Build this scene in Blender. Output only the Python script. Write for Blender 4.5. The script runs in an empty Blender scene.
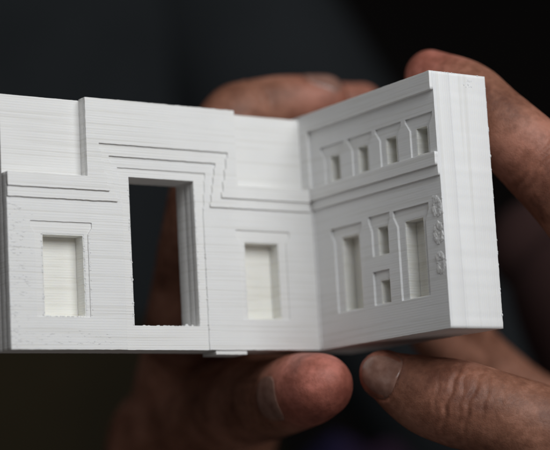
import bpy, bmesh, math, random
import numpy as np
from mathutils import Vector, Matrix, noise
from mathutils.bvhtree import BVHTree

S = bpy.context.scene
C = S.collection
MM = 0.001
random.seed(7)

# ------------------------------------------------------------------ camera
RIGHT = Vector((0.82621982, -0.56068397, -0.05472024))
DOWN = Vector((0.04159858, 0.15758984, -0.98662810))
FWD = Vector((0.56180991, 0.81289540, 0.15352751))
EYE = Vector((-178.11541887, -364.08581786, -37.30173579)) * MM
FPX = 1782.3267612
cam_d = bpy.data.cameras.new("camera")
cam = bpy.data.objects.new("camera", cam_d); C.objects.link(cam)
m = Matrix.Identity(4)
for i in range(3):
    m[i][0] = RIGHT[i]; m[i][1] = -DOWN[i]; m[i][2] = -FWD[i]; m[i][3] = EYE[i]
cam.matrix_world = m
cam_d.sensor_width = 36; cam_d.sensor_fit = 'HORIZONTAL'
cam_d.lens = FPX * 36 / 550
cam_d.clip_start = 0.01; cam_d.clip_end = 50
cam_d.dof.use_dof = True
cam_d.dof.focus_distance = 0.420
cam_d.dof.aperture_fstop = 8.5
S.camera = cam

# ------------------------------------------------------------------ light
w = bpy.data.worlds.new("World"); S.world = w; w.use_nodes = True
bg = w.node_tree.nodes["Background"]
bg.inputs[0].default_value = (0.78, 0.72, 0.70, 1); bg.inputs[1].default_value = 0.055

def area(name, loc, target, sx, sy, power, col):
    d = bpy.data.lights.new(name, 'AREA'); d.shape = 'RECTANGLE'; d.size = sx; d.size_y = sy
    d.energy = power; d.color = col
    o = bpy.data.objects.new(name, d); C.objects.link(o)
    o.location = loc
    o.rotation_euler = (Vector(target) - Vector(loc)).to_track_quat('-Z', 'Y').to_euler()
    return o
area("window_light", (0.06, -0.50, 0.31), (0.06, 0, 0.02), 0.46, 0.36, 3.1, (0.965, 0.985, 1.0))
area("side_light", (-0.62, -0.42, 0.50), (0.07, 0, 0.03), 0.4, 0.4, 0.65, (0.95, 0.98, 1.0))
area("low_fill", (0.0, -0.42, -0.42), (0.06, 0, 0.03), 0.5, 0.3, 0.22, (1.0, 0.93, 0.88))  # added fill lamp from below, lifts the door soffit and undersides
S.view_settings.view_transform = 'Standard'
S.view_settings.look = 'None'
S.view_settings.exposure = 0
S.view_settings.gamma = 1

# ------------------------------------------------------------------ node helpers
def new_mat(name):
    mt = bpy.data.materials.new(name); mt.use_nodes = True
    nt = mt.node_tree
    return mt, nt, nt.nodes["Principled BSDF"]
def N(nt, t, **k):
    n = nt.nodes.new(t)
    for a, b in k.items():
        if a in n.inputs: n.inputs[a].default_value = b
        else: setattr(n, a, b)
    return n
def mapped(nt, scale, loc=(0, 0, 0)):
    tc = N(nt, 'ShaderNodeTexCoord'); mp = N(nt, 'ShaderNodeMapping')
    mp.inputs['Scale'].default_value = scale; mp.inputs['Location'].default_value = loc
    nt.links.new(tc.outputs['Object'], mp.inputs['Vector'])
    return mp.outputs['Vector']
def noise_n(nt, vec, scale, detail=3, rough=0.5):
    n = N(nt, 'ShaderNodeTexNoise'); n.inputs['Scale'].default_value = scale
    n.inputs['Detail'].default_value = detail; n.inputs['Roughness'].default_value = rough
    nt.links.new(vec, n.inputs['Vector'])
    return n.outputs['Fac']
def ramp(nt, src, stops):
    r = N(nt, 'ShaderNodeValToRGB'); nt.links.new(src, r.inputs['Fac'])
    el = r.color_ramp.elements
    while len(el) < len(stops): el.new(0.5)
    for e, (p, c) in zip(el, stops):
        e.position = p; e.color = (*c, 1) if len(c) == 3 else c
    return r.outputs['Color']
def madd(nt, a, b, op='ADD', k=None):
    n = N(nt, 'ShaderNodeMath'); n.operation = op
    nt.links.new(a, n.inputs[0])
    if b is not None: nt.links.new(b, n.inputs[1])
    else: n.inputs[1].default_value = k
    return n.outputs[0]
def bump(nt, bs, h, dist, strength=1.0):
    b = N(nt, 'ShaderNodeBump'); b.inputs['Strength'].default_value = strength
    b.inputs['Distance'].default_value = dist
    nt.links.new(h, b.inputs['Height']); nt.links.new(b.outputs['Normal'], bs.inputs['Normal'])

def plastic(name, streak, amp, col=(0.80, 0.795, 0.78), fine=1.0, layer=0.00062, sss=0.16):
    """white printed plastic; streak = object-space scale (per metre) of the print lines"""
    mt, nt, bs = new_mat(name)
    v1 = mapped(nt, streak)
    v2 = mapped(nt, tuple(s * 2.7 for s in streak), (3.1, 1.7, 5.3))
    a = noise_n(nt, v1, 1.0, 2, 0.5)
    a = ramp(nt, a, [(0.36, (0, 0, 0)), (0.50, (.8, .8, .8)), (0.7, (1, 1, 1))])
    b = noise_n(nt, v2, 1.0, 2, 0.6)
    g = noise_n(nt, mapped(nt, (1, 1, 1)), 2600, 2, 0.6)
    tc = N(nt, 'ShaderNodeTexCoord'); sx = N(nt, 'ShaderNodeSeparateXYZ'); nt.links.new(tc.outputs['Object'], sx.inputs[0])
    ax = sx.outputs['Z'] if streak[2] > streak[0] else sx.outputs['X']
    wob = noise_n(nt, mapped(nt, (1, 1, 1)), 45, 2, .5)
    ph = madd(nt, madd(nt, ax, None, 'MULTIPLY', math.tau / layer), madd(nt, wob, None, 'MULTIPLY', 2.5))
    sn = madd(nt, ph, None, 'SINE', 0)
    am = madd(nt, noise_n(nt, mapped(nt, (1, 1, 1), (.3, .2, .7)), 160, 3, .6), None, 'MULTIPLY', 0.6)
    sn = madd(nt, sn, am, 'MULTIPLY')
    h = madd(nt, madd(nt, a, None, 'MULTIPLY', 0.7), madd(nt, b, None, 'MULTIPLY', 0.5))
    h = madd(nt, h, sn)
    h = madd(nt, h, madd(nt, g, None, 'MULTIPLY', 0.8 * fine))
    bump(nt, bs, h, amp)
    big = noise_n(nt, mapped(nt, (1, 1, 1)), 90, 3, 0.55)
    c1 = ramp(nt, big, [(0.3, tuple(c * 0.955 for c in col)), (0.7, col)])
    mx = N(nt, 'ShaderNodeMix'); mx.data_type = 'RGBA'; mx.blend_type = 'MULTIPLY'; mx.inputs[0].default_value = 1.0
    c2 = ramp(nt, a, [(0.0, (0.93, 0.925, 0.91)), (0.6, (1, 1, 1))])
    nt.links.new(c1, mx.inputs[6]); nt.links.new(c2, mx.inputs[7])
    nt.links.new(mx.outputs[2], bs.inputs['Base Color'])
    bs.inputs['Roughness'].default_value = 0.55
    bs.inputs['Specular IOR Level'].default_value = 0.35
    bs.inputs['Subsurface Weight'].default_value = sss
    bs.inputs['Subsurface Radius'].default_value = (1.0, 0.85, 0.6)
    bs.inputs['Subsurface Scale'].default_value = 0.0008
    return mt
M_gate = plastic("printed_plastic_rows", (22, 60, 1600), 0.000023)
M_side = plastic("printed_plastic_side", (90, 30, 1300), 0.000014, col=(0.79, 0.79, 0.785))
M_end = plastic("printed_plastic_end", (520, 520, 9), 0.000022, col=(0.80, 0.80, 0.795))
M_niche = plastic("printed_plastic_niche_lit", (60, 60, 1100), 0.00003, col=(0.86, 0.845, 0.79), sss=0.5)  # same plastic, lighter and warmer: bounced light in the niches painted into colour
M_crumb = plastic("printed_plastic_crumb", (400, 400, 400), 0.00008)

# ------------------------------------------------------------------ object helpers
def tag(o, label=None, cat=None, group=None, kind=None):
    if label: o['label'] = label
    if cat: o['category'] = cat
    if group: o['group'] = group
    if kind: o['kind'] = kind
def obj(name, me, mat, parent=None):
    o = bpy.data.objects.new(name, me); C.objects.link(o)
    if mat is not None:
        ix = [p.material_index for p in me.polygons] if name == 'side_wall' else None
        me.materials.clear(); me.materials.append(mat)
        if ix: me.materials.append(M_end); me.polygons.foreach_set('material_index', ix)
    if parent: o.parent = parent
    return o
def empty(name, loc):
    o = bpy.data.objects.new(name, None); C.objects.link(o); o.location = loc
    o.empty_display_size = 0.01
    return o
def bm_mesh(name, bm):
    me = bpy.data.meshes.new(name); bm.to_mesh(me); bm.free()
    return me

# ------------------------------------------------------------------ printed slabs
def densify(poly, step, jit, seed):
    rnd = random.Random(seed); out = []
    n = len(poly)
    for i in range(n):
        a = Vector(poly[i]); b = Vector(poly[(i + 1) % n]); L = (b - a).length
        k = max(1, int(L / step)); d = (b - a).normalized(); nn = Vector((-d.y, d.x))
        ph = rnd.random() * 50
        for j in range(k):
            p = a + (b - a) * (j / k)
            if j and jit:
                s = j / k * L
                o = noise.noise(Vector((s * 0.55 + ph, ph, 0))) * 1.0 + noise.noise(Vector((s * 1.9 + ph, 3.0, ph))) * 0.9
                p = p + nn * (o * jit)
            out.append((p.x, p.y))
    return out
TMP = []
def slab(bm, outer, holes, d0, d1, plane, bevel=0.07, jit=0.05, step=0.7, seed=1):
    """outer/holes in mm, slab spans depth d0..d1 along +Y ('gate') or +X ('side')"""
    cu = bpy.data.curves.new("c", 'CURVE'); cu.dimensions = '2D'; cu.fill_mode = 'BOTH'
    cu.resolution_u = 1
    for k, pl in enumerate([outer] + holes):
        pl = densify(pl, step, jit, seed * 31 + k)
        sp = cu.splines.new('POLY'); sp.points.add(len(pl) - 1)
        for q, (x, y) in zip(sp.points, pl): q.co = (x, y, 0, 1)
        sp.use_cyclic_u = True
    cu.extrude = (d1 - d0) / 2 - bevel; cu.bevel_depth = bevel; cu.bevel_resolution = 1; cu.offset = -bevel
    o = bpy.data.objects.new("c", cu); C.objects.link(o)
    dg = bpy.context.evaluated_depsgraph_get()
    me = bpy.data.meshes.new_from_object(o.evaluated_get(dg))
    mid = (d0 + d1) / 2
    if plane == 'gate':
        T = Matrix(((1, 0, 0, 0), (0, 0, -1, mid), (0, 1, 0, 0), (0, 0, 0, 1)))
    else:
        T = Matrix(((0, 0, 1, mid), (1, 0, 0, 0), (0, 1, 0, 0), (0, 0, 0, 1)))
    me.transform(Matrix.Scale(MM, 4) @ T)
    bm.from_mesh(me)
    bpy.data.objects.remove(o); bpy.data.curves.remove(cu); bpy.data.meshes.remove(me)
def rect(a, b, c, d):            # x0,x1,z0,z1
    return [(a, c), (b, c), (b, d), (a, d)]
def stairs(p, q, n, amp=0.0):
    """staircase from p to q (z first, then x), endpoints included"""
    out = [p]
    for i in range(n):
        x0 = p[0] + (q[0] - p[0]) * i / n; x1 = p[0] + (q[0] - p[0]) * (i + 1) / n
        z1 = p[1] + (q[1] - p[1]) * (i + .5) / n
        out += [(x0, z1), (x1, z1)]
    return out + [q]
def thead(a, b, z0, z1, hw, hz, st=2.2):   # T-headed surround: body a..b, head hw wider, below head a stepped shoulder
    return [(a, z0), (b, z0)] + stairs((b, hz - st), (b + hw, hz), 7) + [(b + hw, z1), (a - hw, z1)] + stairs((a - hw, hz), (a, hz - st), 7)
def crumb(bm, c, r, rnd, flat=(1, 1, 1)):
    res = bmesh.ops.create_icosphere(bm, subdivisions=2, radius=r)
    o = Vector((rnd.random() * 9, rnd.random() * 9, 0))
    for v in res['verts']:
        k = 1 + 0.45 * noise.noise(v.co / r * 1.3 + o)
        v.co = Vector((v.co.x * flat[0], v.co.y * flat[1], v.co.z * flat[2])) * k + Vector(c)

model = empty("architectural_model", (0, 0, 0))
tag(model, "white printed model of a stone gateway and niched side wall, held between two hands", "architectural model")

# ---- gateway wall ----
X4 = 84.85; HT = 59.8; HB = 60.05
LINE1 = [(-.2, 37.7)] + [(26.6, 37.7)] + stairs((26.6, 37.7), (24.1, 49.15), 4)[1:] + stairs((60.4, 49.15), (58.1, 37.7), 4) + [(X4, 37.7)]
LINE2 = [(-.2, 35.3), (28.9, 35.3)] + stairs((28.9, 35.3), (26.9, 46.3), 5)[1:] + stairs((56.9, 46.3), (54.9, 35.3), 5) + [(X4, 35.3)]
DOOR = [(32.45, 5.8), (50.65, 5.8), (50.65, 41.6), (32.45, 41.6)]
def stepped(line, z_up):
    """region above a line, with the two upper panels taken out"""
    return line + [(X4, 41.0), (62.9, 41.0), (62.9, HB), (20.75, HB), (20.75, 41.0), (0, 41.0)]
s = 0.45
NL = (9.0, 19.4, 7.9, 26.75); NR = (64.9, 74.8, 7.9, 26.8)
SURL = thead(6.9, 20.7, 7.6, 29.9, 1.1, 28.6, 1.6); SURR = thead(63.3, 77.2, 7.6, 29.9, 1.1, 28.6, 1.6)
def grow(n, e): return rect(n[0] - e, n[1] + e, n[2] - e, n[3] + e)
gate_bm = bmesh.new()
low = [(0, 0), (86.15, 0), (86.15, 41.0), (62.9, 41.0), (62.9, HB), (20.75, HB), (20.75, 41.0), (0, 41.0)]
# face layer, cut away by the door frame (a channel open at the bottom) and the niche surrounds
chan = [(0.02, 0.02), (30.1, 0.02)] + stairs((30.3, 33.5), (29.3, 43.7), 3) + stairs((54.0, 43.7), (53.0, 33.5), 3) + [(53.0, 0.02), (86.1, 0.02), (86.1, 41.0), (62.9, 41.0), (62.9, HB - .02), (20.77, HB - .02), (20.77, 41.0), (0.02, 41.0)]
slab(gate_bm, chan, [SURL, SURR], 2 * s, 2 * s + .30, 'gate', seed=3)
slab(gate_bm, low, [DOOR, grow(NL, .3), grow(NR, .3)], 2 * s + .29, 3.2, 'gate', seed=5, bevel=.035, jit=.03)
full = [(0, 0), (X4, 0), (X4, HT), (0, HT)]
slab(gate_bm, full, [DOOR, grow(NL, .3), grow(NR, .3)], 3.19, 5.6, 'gate', seed=5, bevel=.035, jit=.03)
slab(gate_bm, full, [DOOR], 5.59, 9.52, 'gate', seed=5, bevel=.035, jit=.03)
rnd = random.Random(5)
# stringy plastic left on the weathered lower corner, along the jambs and niche edges
for i in range(160):
    x = abs(rnd.gauss(0, 3.2)) + .25; z = rnd.uniform(.6, 34)
    if 8.5 < x < 20 and 7 < z < 28: continue
    if x > 6.5 and z > 7: continue
    r = rnd.uniform(.07, .24)
    crumb(gate_bm, (x * MM, (2 * s + .01) * MM, z * MM), r * MM, rnd, (rnd.uniform(.7, 2.6), .4, .6))
for i in range(60):
    x = rnd.uniform(1, 27); z = abs(rnd.gauss(0, 1.6)) + 1.2
    crumb(gate_bm, (x * MM, (2 * s) * MM, z * MM), rnd.uniform(.08, .2) * MM, rnd, (rnd.uniform(1, 3), .4, .5))
def edge_crumbs(x, z0, z1, y, n, r0=.10, r1=.22):
    for i in range(n):
        z = rnd.uniform(z0, z1)
        crumb(gate_bm, ((x + rnd.gauss(0, .10)) * MM, y * MM, z * MM), rnd.uniform(r0, r1) * MM, rnd, (.9, .7, rnd.uniform(.8, 1.8)))
yf = 2 * s + .31
edge_crumbs(50.95, 6, 41, yf, 46); edge_crumbs(32.2, 6, 41, yf, 40); edge_crumbs(53.15, 4, 36, 2 * s, 30, .08, .16)
edge_crumbs(8.7, 8, 27, yf, 26); edge_crumbs(19.7, 8, 27, yf, 26); edge_crumbs(64.6, 8, 27, yf, 14, .06, .14); edge_crumbs(21.0, 8, 27, 2 * s, 22, .08, .18)
for i in range(14):
    crumb(gate_bm, (rnd.uniform(33, 50.5) * MM, 1.9 * MM, 5.85 * MM), rnd.uniform(.12, .3) * MM, rnd, (1.6, 1, .6))
for i in range(6):
    crumb(gate_bm, ((46.3 + rnd.uniform(0, 3.6)) * MM, rnd.uniform(3, 7) * MM, 6.1 * MM), rnd.uniform(.25, .5) * MM, rnd, (1, 1, 1))
for i in range(26):
    x = rnd.uniform(9, 19); crumb(gate_bm, (x * MM, yf * MM, 7.75 * MM), rnd.uniform(.07, .16) * MM, rnd)
gate = obj("gateway_wall", bm_mesh("gateway_wall", gate_bm), M_gate, model)

b = bmesh.new()
slab(b, [(max(0, x), z) for x, z in stepped(LINE1, 0)], [], 0, s + .01, 'gate', seed=9, jit=.06)
slab(b, [(max(0.02, x), z) for x, z in stepped(LINE2, 0)][:], [], s, 2 * s + .01, 'gate', seed=10, jit=.08)
obj("stepped_moulding", bm_mesh("stepped_moulding", b), M_gate, gate)

def niche(parent, n, d0, d1, plane, mat, seed):
    """open-fronted recess lining: four cheeks and a back"""
    b = bmesh.new()
    a0, a1, z0, z1 = n
    slab(b, grow(n, .29), [rect(*n)], d0 + .03, d1, plane, bevel=.05, jit=.035, seed=seed)
    slab(b, grow(n, .27), [], d1 - .02, d1 + .5, plane, bevel=.05, jit=0, seed=seed)
    return obj("niche", bm_mesh("niche", b), mat, parent)
niche(gate, NL, 2 * s + .29, 4.9, 'gate', M_niche, 41)
niche(gate, NR, 2 * s + .29, 4.9, 'gate', M_niche, 42)
b = bmesh.new()
slab(b, [(55, -1.05), (64, -1.05), (64, .05), (55, .05)], [], 1.3, 7.5, 'gate', seed=12)
obj("base_tab", bm_mesh("base_tab", b), M_gate, model)

# ---- side wall : outlines in (y, z), depth along +X ----
YE = -50.3; YB = 9.5; HR = 60.7
side_bm = bmesh.new()
def su(a, b, z0, z1, hw, hz, st=2.2): return thead(min(a, b), max(a, b), z0, z1, hw, hz, st)
UP = [(-11.3, -7.6), (-23.0, -19.3), (-34.5, -30.7), (-46.4, -42.5)]
UPN = [(a, b, 42.0, 48.3) for a, b in UP]
UPS = [thead(a - 1.3, b + 2.0, 41.4, 51.2, 1.5, 50.3, 2.2) for a, b in UP]
for p in UPS:                      # heads stop short of each other
    pass
LOWN = [(-16.8, -10.0, 8.7, 27.1), (-42.2, -35.4, 8.6, 27.1), (-28.6, -24.7, 20.6, 27.4), (-28.5, -24.7, 8.8, 14.3)]
LOWS = [thead(-17.9, -7.3, 8.5, 29.8, 1.1, 28.4, 2.0), thead(-43.9, -33.0, 8.4, 30.2, 1.3, 28.6, 2.4),
        thead(-29.4, -22.8, 20.4, 30.4, .9, 28.8, 2.2), rect(-28.9, -22.4, 8.5, 16.7)]
full = rect(YE, YB, 0, HR)
# frame of top band + margin beside the gateway; hangs over the recessed upper zone
def band(z):
    return [(YE, z), (0, z), (0, 0), (YB, 0), (YB, HR), (YE, HR)]
slab(side_bm, [(YE, 56.2), (0, 56.2), (0, 41.2), (YB, 41.2), (YB, HR), (YE, HR)], [], 84.9, 85.91, 'side', seed=21, jit=.05)
slab(side_bm, [(YE, 35.75), (0.3, 35.75), (0.3, 1.0), (0.4, 0), (YB, 0), (YB, HR), (YE, HR)], UPS, 85.9, 86.21, 'side', seed=23, jit=.04)
slab(side_bm, full, UPS + LOWS, 86.2, 86.45, 'side', seed=27, jit=.04)
slab(side_bm, full, [grow(n, .28) for n in UPN] + LOWS, 86.44, 86.85, 'side', seed=27, jit=.03)
slab(side_bm, full, [grow(n, .28) for n in UPN + LOWN], 86.84, 91.0, 'side', seed=27, jit=.04)
nf = len(side_bm.faces)
slab(side_bm, full, [], 90.99, 102.2, 'side', seed=27, jit=.07, bevel=.1)
side_bm.faces.ensure_lookup_table(); side_bm.faces.index_update()
for f_ in side_bm.faces:
    if f_.index >= nf or f_.calc_center_median().y < (YE + .25) * MM: f_.material_index = 1
for i in range(26):
    crumb(side_bm, ((102.1) * MM, (YE + rnd.gauss(0, .05)) * MM, rnd.uniform(1, 60) * MM), rnd.uniform(.08, .17) * MM, rnd, (.8, .8, 2.2))
for i in range(10):
    crumb(side_bm, (rnd.uniform(86, 101) * MM, (YE + .1) * MM, (HR - .03) * MM), rnd.uniform(.12, .25) * MM, rnd, (1.5, .8, .6))
for i in range(9):
    crumb(side_bm, (rnd.uniform(95.2, 98.2) * MM, YE * MM, rnd.uniform(57.5, 59.6) * MM), rnd.uniform(.10, .2) * MM, rnd, (1, .4, 1.6))
side = obj("side_wall", bm_mesh("side_wall", side_bm), M_side, model)
b = bmesh.new()
slab(b, rect(YE, 0.5, 38.2, 41.35), [], 84.92, 85.61, 'side', seed=31, jit=.05)
slab(b, rect(YE, 0.5, 35.8, 41.3), [], 85.6, 85.93, 'side', seed=32, jit=.06)
obj("cornice", bm_mesh("cornice", b), M_side, side)
for k, n in enumerate(UPN): niche(side, n, 86.44, 90.2, 'side', M_niche, 50 + k)
for k, n in enumerate(LOWN): niche(side, n, 86.84, 90.2, 'side', M_niche, 60 + k)
for zc, rr in ((28.6, 1.9), (22.4, 1.9), (15.4, 2.0)):
    b = bmesh.new()
    for i in range(22):
        a = rnd.uniform(0, math.tau)
        crumb(b, (86.2 * MM, (YE + 2.0 + math.cos(a) * 1.2) * MM, (zc + math.sin(a) * rr) * MM), rnd.uniform(.5, .95) * MM, rnd, (.30, .8, 1.1))
    for i in range(22):
        crumb(b, (86.25 * MM, (YE + rnd.uniform(.2, 3.4)) * MM, (zc + rnd.uniform(-2.6, 2.6)) * MM), rnd.uniform(.2, .55) * MM, rnd, (.3, 1, 1))
    obj("rough_blister", bm_mesh("rough_blister", b), M_crumb, side)

# ------------------------------------------------------------------ skin
def skin_mat():
    mt, nt, bs = new_mat("skin")
    o = mapped(nt, (1, 1, 1))
    n1 = noise_n(nt, o, 70, 4, 0.6)
    n2 = noise_n(nt, o, 520, 4, 0.65)
    mixf = madd(nt, madd(nt, n1, None, 'MULTIPLY', .72), madd(nt, n2, None, 'MULTIPLY', .28))
    col = ramp(nt, mixf, [(0.37, (0.130, 0.050, 0.030)), (0.5, (0.225, 0.097, 0.060)), (0.61, (0.34, 0.158, 0.105))])
    at_ = N(nt, 'ShaderNodeAttribute'); at_.attribute_name = 'flush'
    mx = N(nt, 'ShaderNodeMix'); mx.data_type = 'RGBA'
    rd = N(nt, 'ShaderNodeMix'); rd.data_type = 'RGBA'; rd.blend_type = 'MULTIPLY'; rd.inputs[0].default_value = 1
    nt.links.new(col, rd.inputs[6]); rd.inputs[7].default_value = (1.7, 1.22, 1.45, 1)
    nt.links.new(at_.outputs['Fac'], mx.inputs[0]); nt.links.new(col, mx.inputs[6]); nt.links.new(rd.outputs[2], mx.inputs[7])
    nt.links.new(mx.outputs[2], bs.inputs['Base Color'])
    v = N(nt, 'ShaderNodeTexVoronoi'); v.feature = 'DISTANCE_TO_EDGE'; v.inputs['Scale'].default_value = 1150
    nz = N(nt, 'ShaderNodeTexNoise'); nz.inputs['Scale'].default_value = 300
    nt.links.new(o, nz.inputs['Vector'])
    ad = N(nt, 'ShaderNodeVectorMath'); ad.operation = 'MULTIPLY_ADD'
    nt.links.new(nz.outputs['Color'], ad.inputs[0]); ad.inputs[1].default_value = (.002, .002, .002); nt.links.new(o, ad.inputs[2])
    nt.links.new(ad.outputs[0], v.inputs['Vector'])
    h = madd(nt, v.outputs['Distance'], None, 'MINIMUM', .12)
    h = madd(nt, madd(nt, h, None, 'MULTIPLY', 1.6), madd(nt, n2, None, 'MULTIPLY', 1.6))
    bump(nt, bs, h, 0.00012, 0.8)
    bs.inputs['Roughness'].default_value = 0.52
    bs.inputs['Specular IOR Level'].default_value = 0.30
    bs.inputs['Subsurface Weight'].default_value = 0.18
    bs.inputs['Subsurface Radius'].default_value = (1.0, 0.35, 0.2)
    bs.inputs['Subsurface Scale'].default_value = 0.0025
    return mt
M_skin = skin_mat()

def catmull(P, n=8):
    out = []
    Q = [2 * P[0] - P[1]] + list(P) + [2 * P[-1] - P[-2]]
    for i in range(1, len(Q) - 2):
        p0, p1, p2, p3 = Q[i - 1], Q[i], Q[i + 1], Q[i + 2]
        for k in range(n):
            t = k / n
            out.append(0.5 * ((2 * p1) + (-p0 + p2) * t + (2 * p0 - 5 * p1 + 4 * p2 - p3) * t * t + (-p0 + 3 * p1 - 3 * p2 + p3) * t ** 3))
    out.append(Q[-2].copy())
    return out
def tube(bm, pts, flat=None, fk=1.0):
    """tapered digit through (x,y,z,r) mm points, rounded ends; flat = direction squeezed by fk"""
    P = catmull([Vector(p) for p in pts])
    cen = [Vector(p[:3]) for p in P]; rad = [p[3] for p in P]
    # hemispherical caps
    def cap(c, r, d):
        return [(c + d * (r * math.sin(a)), r * math.cos(a)) for a in (0.35, 0.65, 0.92, 1.17, 1.38, 1.53)]
    st = cap(cen[0], rad[0], (cen[0] - cen[1]).normalized())[::-1]
    en = cap(cen[-1], rad[-1], (cen[-1] - cen[-2]).normalized())
    seq = st + list(zip(cen, rad)) + en
    up = Vector(flat) if flat else Vector((0.3, 0.2, 1))
    rings = []; n = 28
    for i, (c, r) in enumerate(seq):
        a = seq[max(0, i - 1)][0]; e = seq[min(len(seq) - 1, i + 1)][0]
        t = (e - a).normalized()
        u = (up - t * up.dot(t)).normalized(); v = t.cross(u)
        rings.append([bm.verts.new((c + u * (math.cos(q) * r * fk) + v * (math.sin(q) * r)) * MM) for q in [k / n * math.tau for k in range(n)]])
    for i in range(len(rings) - 1):
        for k in range(n):
            bm.faces.new((rings[i][k], rings[i][(k + 1) % n], rings[i + 1][(k + 1) % n], rings[i + 1][k]))
    bm.faces.new(rings[0][::-1]); bm.faces.new(rings[-1])
def fuse(bm, voxel, smooth):
    bmesh.ops.recalc_face_normals(bm, faces=bm.faces)
    me = bm_mesh("t", bm)
    o = bpy.data.objects.new("t", me); C.objects.link(o)
    r = o.modifiers.new("r", 'REMESH'); r.mode = 'VOXEL'; r.voxel_size = voxel
    s_ = o.modifiers.new("s", 'SMOOTH'); s_.factor = 0.5; s_.iterations = smooth
    dg = bpy.context.evaluated_depsgraph_get()
    out = bpy.data.meshes.new_from_object(o.evaluated_get(dg))
    bpy.data.objects.remove(o); bpy.data.meshes.remove(me)
    return out
def crease(co, no, p, along, reach, width, depth, span=None, wob=0.5, seed=0.0):
    """press a fold into vertices near p: `along` = finger direction the fold cuts across"""
    p = np.array(p) * MM; a = np.array(Vector(along).normalized())
    d = co - p; dist = np.linalg.norm(d, axis=1)
    t = d @ a
    side = d - np.outer(t, a)
    wv = np.sin(side[:, 0] / MM * .8 + seed) * .35 + np.sin(side[:, 2] / MM * 1.1 + seed * 2) * .35
    t = t / MM + wv * wob
    f = np.exp(-(t / width) ** 2) * np.exp(-(dist / MM / reach) ** 4)
    # a small roll of skin either side of the fold
    g = np.exp(-((np.abs(t) - width * 2.1) / (width * 1.1)) ** 2) * np.exp(-(dist / MM / reach) ** 4)
    co -= no * ((f * depth - g * depth * .25) * MM)[:, None]

def fr(u, v, d, r):            # working frame of the hand: u, v across and down, d away
    p = (EYE + RIGHT * ((u - 275) * d / FPX * MM) + DOWN * ((v - 225) * d / FPX * MM) + FWD * (d * MM)) / MM
    return (p.x, p.y, p.z, r)
# hand whose thumb lies below at the picture's right
RI = [(109, -21.9, 68.1, 6.7), (111, -32.7, 61.6, 8.1), (113.2, -41.7, 51.4, 9.2), (119.3, -48.2, 41.4, 9.9), (128.6, -54.4, 27.6, 11), (146, -58.7, 3.2, 13)]
RT = [fr(386.5, 376, 436, 6.8), fr(406, 386, 434, 8.9), fr(430, 396, 431, 10.4), fr(456, 403, 428, 11.1), fr(485, 411, 426, 11.0), fr(520, 423, 425, 11.5), fr(560, 440, 425, 12.5), fr(640, 475, 430, 16)]
def build_right(bm):
    tube(bm, RI, (0.56, 0.81, 0.15), 0.96)
    tube(bm, RT, (0.3, -0.6, 0.5), 0.95)
    tube(bm, [fr(440, 295, 505, 7), fr(470, 345, 520, 8.3), fr(535, 404, 526, 9.2), fr(610, 430, 514, 10.5), fr(700, 425, 490, 13)])
    tube(bm, [fr(430, 330, 508, 7), fr(475, 380, 518, 8.3), fr(540, 425, 520, 9.4), fr(612, 450, 510, 10.5), fr(705, 465, 490, 13)])
    tube(bm, [fr(470, 400, 506, 6.5), fr(505, 425, 510, 8), fr(556, 455, 512, 9), fr(620, 480, 506, 11), fr(705, 510, 488, 13)])
    tube(bm, [(146, -58.7, 3, 12), fr(700, 425, 490, 13), fr(705, 465, 490, 13)])
    tube(bm, [(146, -58, 3, 12), (150, -50, -30, 17), (154, -40, -62, 20), (165, -20, -110, 23), (185, 30, -190, 28)])
    tube(bm, [fr(672, 372, 462, 13), (156, -42, -32, 18), (156, -38, -62, 19)])
    tube(bm, [fr(680, 430, 466, 13), (160, -36, -38, 17), (158, -36, -64, 18)])
    tube(bm, [fr(640, 475, 430, 15), (148, -48, -52, 19), (156, -40, -70, 20)])
    tube(bm, [fr(575, 445, 428, 10), fr(630, 400, 436, 10), (146, -58, 2, 11)])
# hand whose fingers climb behind the gateway
LI = [fr(323, 101, 495, 7.3), fr(290, 104, 492, 8), fr(262, 109, 489, 8.4), fr(232, 120, 484, 9), fr(212, 165, 482, 9.5), fr(200, 230, 484, 10.5), fr(190, 330, 498, 13)]
LT = [fr(319, 386, 437, 8.5), fr(304, 390, 444, 9.5), fr(280, 397, 458, 10.4), fr(248, 403, 480, 12), fr(210, 412, 508, 14), fr(165, 440, 532, 17)]
def build_left(bm):
    tube(bm, LI, (0.56, 0.81, 0.15), 0.95)
    tube(bm, LT, (0.2, 0.75, 0.5), 0.97)
    tube(bm, [fr(360, 107, 522, 7), fr(322, 112, 520, 8.2), fr(287, 130, 515, 8.8), fr(260, 190, 508, 9.7), fr(228, 310, 510, 12.5)])
    tube(bm, [fr(350, 215, 500, 7), fr(325, 220, 508, 8.2), fr(290, 260, 516, 9.2), fr(250, 330, 520, 12)])
    tube(bm, [fr(335, 285, 500, 6.3), fr(315, 290, 508, 7.3), fr(290, 320, 516, 8.4), fr(255, 375, 522, 11)])
    tube(bm, [fr(190, 330, 505, 12.5), fr(180, 420, 528, 16), fr(160, 520, 545, 20), fr(120, 680, 565, 23), fr(-30, 1000, 630, 28)])
    tube(bm, [fr(228, 310, 512, 12.5), fr(205, 410, 532, 16), fr(165, 530, 548, 19)])
    tube(bm, [fr(250, 330, 522, 12), fr(225, 420, 538, 15), fr(170, 550, 550, 19)])
    tube(bm, [fr(255, 375, 526, 11), fr(228, 450, 540, 14), fr(172, 580, 552, 19)])
    tube(bm, [fr(165, 440, 532, 17), fr(160, 510, 540, 20), fr(145, 600, 550, 21)])
bm = bmesh.new(); build_right(bm); build_left(bm)
body = fuse(bm, 0.00062, 5)
nv = len(body.vertices)
co = np.empty(nv * 3); body.vertices.foreach_get('co', co); co = co.reshape(-1, 3)
no = np.empty(nv * 3); body.vertices.foreach_get('normal', no); no = no.reshape(-1, 3)
TD = Vector((0.62, -0.70, -0.28))
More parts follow.
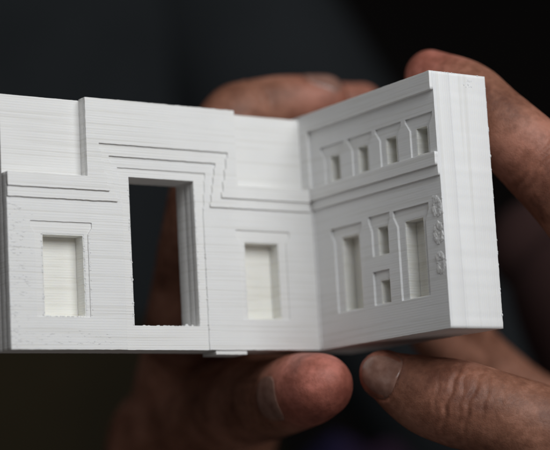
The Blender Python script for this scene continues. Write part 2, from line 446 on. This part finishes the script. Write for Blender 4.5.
# folds over the knuckle of the front thumb, seen from the camera side
for dx, dep, wd, rc in ((-1.2, .52, .55, 9), (1.6, .24, .4, 7), (4.2, .40, .5, 7.5), (-4.4, .25, .35, 6), (7.2, .22, .4, 6.5), (11, .12, .4, 6)):
    p = Vector(fr(452, 402, 428, 0)[:3]) + TD * dx + Vector((-.45, -.75, .1)) * 8.5
    crease(co, no, p, TD, rc, wd, dep, wob=.9, seed=dx)
# folds of the rear index finger and of the finger by the end wall
for dx, dep in ((0, .6), (2.2, .3)):
    crease(co, no, Vector(fr(258, 110, 489, 0)[:3]) + Vector((-1, 0, -.2)) * dx + Vector((-.4, -.6, .6)) * 7, (1, .0, .3), 9, .7, dep, seed=dx)
for dx, dep in ((0, .5), (2.6, .35), (-2.5, .3), (6, .2)):
    q = Vector((119.3, -48.2, 41.4)); d_ = Vector((.5, -.4, -.76)).normalized()
    crease(co, no, q + d_ * dx + Vector((-.56, -.81, -.15)) * 8, d_, 10, .7, dep, seed=dx + 1)
for dx in (0, 1.8, 3.4):
    crease(co, no, Vector(fr(262, 400, 463, 0)[:3]) + Vector((-1, .2, -.2)) * dx + Vector((-.5, -.8, 0)) * 8.5, (1, -.2, .2), 8, .5, .28, seed=dx)
def nail_groove(center, axis, outward, length, width, depth, sq=3.2):
    ax = np.array(Vector(axis).normalized()); ou = Vector(outward); ou = (ou - Vector(ax) * ou.dot(Vector(ax))).normalized()
    sd = np.cross(ax, np.array(ou)); d = co - np.array(center) * MM
    s_ = d @ ax / (length / 2 * MM); t_ = d @ sd / (width / 2 * MM); up = d @ np.array(ou)
    k = (np.abs(s_) ** sq + np.abs(t_) ** sq) ** (1 / sq)
    f = np.exp(-((k - 1.03) / .06) ** 2) * (up > 1.5 * MM)
    g = np.exp(-((k - 1.18) / .08) ** 2) * (up > 1.5 * MM) * (s_ < .6)
    co[:] = co - np.array(ou) * ((f * depth - g * depth * .6) * MM)[:, None]
NAIL_R = (fr(386.5, 376, 436, 0)[:3], -(Vector(fr(456, 403, 428, 0)[:3]) - Vector(fr(385, 375, 436, 0)[:3])), -FWD - DOWN * .12 - RIGHT * .2, 11.5, 11.4)
nail_groove(*NAIL_R, .45)
# gentle unevenness of flesh
for i in range(nv):
    p = co[i]
    k = noise.noise(Vector((p[0] * 95, p[1] * 95, p[2] * 95))) * .28 + noise.noise(Vector((p[0] * 330, p[1] * 330, p[2] * 330))) * .07
    co[i] = p + no[i] * (k * MM)
body.vertices.foreach_set('co', co.ravel()); body.update()
body.polygons.foreach_set('use_smooth', np.ones(len(body.polygons), dtype=bool))
fl = np.zeros(nv)
for q, rr, k in ((fr(320, 387, 437, 0), 13, 1.0), (fr(385, 375, 436, 0), 9, .35), (RI[0], 13, .7), (fr(323, 101, 495, 0), 13, .3), (fr(360, 107, 522, 0), 12, .3), (fr(452, 402, 428, 0), 10, .25), (RI[3], 12, .3)):
    fl = np.maximum(fl, k * np.exp(-(np.linalg.norm(co / MM - np.array(q[:3]), axis=1) / rr) ** 3))
body.attributes.new('flush', 'FLOAT', 'POINT').data.foreach_set('value', fl)
person = obj("person", body, M_skin)
tag(person, "person in a dark shirt holding the white model with both hands, thumbs below it", "person")

# ------------------------------------------------------------------ nails
def nail_mat():
    mt, nt, bs = new_mat("fingernail")
    o = mapped(nt, (1, 1, 1))
    n1 = noise_n(nt, o, 350, 3, .5)
    nt.links.new(ramp(nt, n1, [(.35, (0.19, 0.095, 0.070)), (.65, (0.28, 0.155, 0.120))]), bs.inputs['Base Color'])
    bs.inputs['Roughness'].default_value = 0.26
    bump(nt, bs, noise_n(nt, o, 900, 2, .5), 0.00006)
    return mt
M_nail = nail_mat()
bvh = BVHTree.FromPolygons([Vector(c) for c in co], [tuple(p.vertices) for p in body.polygons])
def nail(center, axis, outward, length, width, lift=.28, sq=3.2, tipk=0.0):
    """curved plate lying on the finger: center near finger axis (mm), axis toward the tip"""
    ax = Vector(axis).normalized(); ou = Vector(outward); ou = (ou - ax * ou.dot(ax)).normalized(); sd = ax.cross(ou)
    b = bmesh.new(); nu, nw = 22, 18; top = []
    for i in range(nu + 1):
        row = []
        for j in range(nw + 1):
            s_ = (i / nu * 2 - 1); t_ = (j / nw * 2 - 1)
            # map square to a superellipse outline
            k = (abs(s_) ** sq + abs(t_) ** sq) ** (1 / sq) if (s_ or t_) else 1
            mx = max(abs(s_), abs(t_)) if (s_ or t_) else 1
            s2, t2 = s_ * mx / k, t_ * mx / k
            base = (Vector(center) + ax * (s2 * length / 2) + sd * (t2 * width / 2)) * MM
            # rays converge so the plate wraps round the finger
            o_ = base + ou * 14 * MM
            hit = bvh.ray_cast(o_, -ou)
            p = hit[0] if hit[0] is not None else base
            e = 1 - mx ** 6
            p = p + ou * ((lift * (0.30 + .7 * e) + max(0, s2) * tipk) * MM)
            row.append(p)
        top.append(row)
    # relax the plate so that skin folds under it do not show
    for _ in range(6):
        t2 = [r[:] for r in top]
        for i in range(1, nu):
            for j in range(1, nw):
                t2[i][j] = (top[i][j] * 2 + top[i - 1][j] + top[i + 1][j] + top[i][j - 1] + top[i][j + 1]) / 6
        top = t2
    V = [[b.verts.new(p) for p in r] for r in top]
    W = [[b.verts.new(p - ou * (0.5 * MM)) for p in r] for r in top]
    for i in range(nu):
        for j in range(nw):
            b.faces.new((V[i][j], V[i + 1][j], V[i + 1][j + 1], V[i][j + 1]))
            b.faces.new((W[i][j], W[i][j + 1], W[i + 1][j + 1], W[i + 1][j]))
    for i in range(nu):
        b.faces.new((V[i][0], W[i][0], W[i + 1][0], V[i + 1][0])); b.faces.new((V[i][nw], V[i + 1][nw], W[i + 1][nw], W[i][nw]))
    for j in range(nw):
        b.faces.new((V[0][j], V[0][j + 1], W[0][j + 1], W[0][j])); b.faces.new((V[nu][j], W[nu][j], W[nu][j + 1], V[nu][j + 1]))
    bmesh.ops.recalc_face_normals(b, faces=b.faces)
    for f_ in b.faces: f_.smooth = True
    return obj("fingernail", bm_mesh("fingernail", b), M_nail, person)
nail(*NAIL_R, lift=.42)
nail(fr(301, 391, 446, 0)[:3], RIGHT * .40 - FWD * .9 - DOWN * .1, RIGHT * -.95 + DOWN * .22 - FWD * .06, 9.5, 11.5, lift=.25)
nail(fr(322, 101, 495, 0)[:3], RIGHT, -DOWN - FWD * .35, 11, 10, lift=.4)

# ------------------------------------------------------------------ clothing and palm stand-in
def cloth(name, c1, c2, rough=.9):
    mt, nt, bs = new_mat(name)
    o = mapped(nt, (1, 1, 1))
    nt.links.new(ramp(nt, noise_n(nt, o, 9, 3, .5), [(.35, c1), (.65, c2)]), bs.inputs['Base Color'])
    bump(nt, bs, noise_n(nt, o, 700, 2, .5), .0006)
    bs.inputs['Roughness'].default_value = rough; bs.inputs['Specular IOR Level'].default_value = .15
    return mt
M_shirt = cloth("shirt_cloth", (.020, .0235, .026), (.031, .035, .039))
M_trous = cloth("trouser_cloth", (.018, .014, .007), (.028, .021, .010))
M_wrap = cloth("wrap_cloth", (.010, .012, .05), (.06, .028, .055))
def frame_pt(a, b_, c_):       # right, up, forward of the eye, metres
    return EYE + RIGHT * a - DOWN * b_ + FWD * c_
def body_tube(bm, secs, n=40, wrinkle=.004):
    """secs: (centre, half width vector, half depth vector)"""
    rings = []
    for (c, u, v) in secs:
        r = []
        for k in range(n):
            q = k / n * math.tau
            p = c + u * math.cos(q) + v * math.sin(q)
            p = p + (p - c).normalized() * (noise.noise(p * 9) * wrinkle * 2 + noise.noise(p * 25) * wrinkle * .6)
            r.append(bm.verts.new(p))
        rings.append(r)
    for i in range(len(rings) - 1):
        for k in range(n):
            bm.faces.new((rings[i][k], rings[i][(k + 1) % n], rings[i + 1][(k + 1) % n], rings[i + 1][k]))
    bm.faces.new(rings[0][::-1]); bm.faces.new(rings[-1])
Z = Vector((0, 0, 1)); side_v = Vector((RIGHT.x, RIGHT.y, 0)).normalized(); fwd_h = Vector((FWD.x, FWD.y, 0)).normalized()
tc_ = frame_pt(-0.215, -.1, .98); tc_.z = 0
def tsec(z, hw, hd, dx=0): return (tc_ + Z * z + side_v * dx, side_v * hw, fwd_h * hd)
b = bmesh.new()
zz = [(-.16, .175, .12), (-.08, .172, .12), (.0, .178, .12), (.1, .19, .125), (.2, .205, .125), (.28, .205, .115), (.33, .18, .09), (.37, .10, .07), (.39, .07, .06)]
secs = []
for i in range(len(zz) - 1):
    for k in range(4):
        t = k / 4; a, c_ = zz[i], zz[i + 1]
        secs.append(tsec(*[a[q] * (1 - t) + c_[q] * t for q in range(3)]))
body_tube(b, secs)
def sleeve(pts):
    tube(b, pts)
def mmv(p, r): return (p.x / MM, p.y / MM, p.z / MM, r)
shL = tc_ + Z * .29 - side_v * .17; shR = tc_ + Z * .29 + side_v * .17
elL = tc_ + Z * -.02 - side_v * .27 - fwd_h * .12; elR = tc_ + Z * -.04 + side_v * .36 - fwd_h * .16
sleeve([(-4, 138, -200, 34), mmv(elL, 46), mmv(shL, 62)])
sleeve([(187, 34, -196, 34), mmv(elR - Z * .08, 46), mmv(shR, 62)])
bmesh.ops.recalc_face_normals(b, faces=b.faces)
for f_ in b.faces: f_.smooth = True
obj("shirt", bm_mesh("shirt", b), M_shirt, person)
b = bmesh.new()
tube(b, [fr(545, 250, 650, 20), fr(590, 290, 640, 34), fr(680, 380, 640, 48), fr(860, 600, 660, 56)])  # added dark shape standing in for the right palm, shade in its colour
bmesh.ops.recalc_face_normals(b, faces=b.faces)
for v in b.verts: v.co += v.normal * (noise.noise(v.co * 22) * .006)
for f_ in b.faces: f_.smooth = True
obj("shaded_palm_standin", bm_mesh("shaded_palm_standin", b), cloth("shaded_palm_brown", (.035, .017, .016), (.055, .028, .026)), person)
b = bmesh.new()
body_tube(b, [tsec(-.30, .21, .2, .02), tsec(-.15, .21, .19, .02), tsec(-.05, .205, .17, .02), tsec(.04, .20, .155, .01), tsec(.06, .19, .12)], wrinkle=.012)
bmesh.ops.recalc_face_normals(b, faces=b.faces)
for f_ in b.faces: f_.smooth = True
obj("trousers", bm_mesh("trousers", b), M_trous, person)

b = bmesh.new()
cc = frame_pt(.035, -.135, .80)
bmesh.ops.create_icosphere(b, subdivisions=5, radius=1)
for v in b.verts:
    q = v.co.copy()
    k = 1 + .22 * noise.noise(q * 2.2) + .10 * noise.noise(q * 6) + .05 * noise.noise(q * 13)
    v.co = cc + side_v * (q.x * k * .042) + fwd_h * (q.y * k * .05) + Z * (q.z * k * .036)
for f_ in b.faces: f_.smooth = True
cl = obj("bundled_cloth", bm_mesh("bundled_cloth", b), M_wrap)
tag(cl, "crumpled dark blue and purple cloth, blurred, behind the gap between the two thumbs", "cloth")

# ------------------------------------------------------------------ dark backdrop far behind
mt, nt, bs = new_mat("dark_backdrop")
nt.links.new(ramp(nt, noise_n(nt, mapped(nt, (1, 1, 1)), 2.2, 3, .5), [(.3, (.006, .005, .005)), (.7, (.013, .009, .008))]), bs.inputs['Base Color'])
bs.inputs['Roughness'].default_value = .9
b = bmesh.new()
bc = EYE + fwd_h * 2.4
A = []
for i in range(25):
    t = i / 24 * 2 - 1
    p = bc + side_v * (t * 2.2) - fwd_h * (abs(t) ** 3 * .8) + fwd_h * (math.sin(i * 1.9) * .025)
    A.append((b.verts.new((p.x, p.y, -1.2)), b.verts.new((p.x, p.y, 1.6))))
for i in range(24):
    b.faces.new((A[i][0], A[i + 1][0], A[i + 1][1], A[i][1])).smooth = True
bd = obj("backdrop", bm_mesh("backdrop", b), mt); tag(bd, kind='structure')
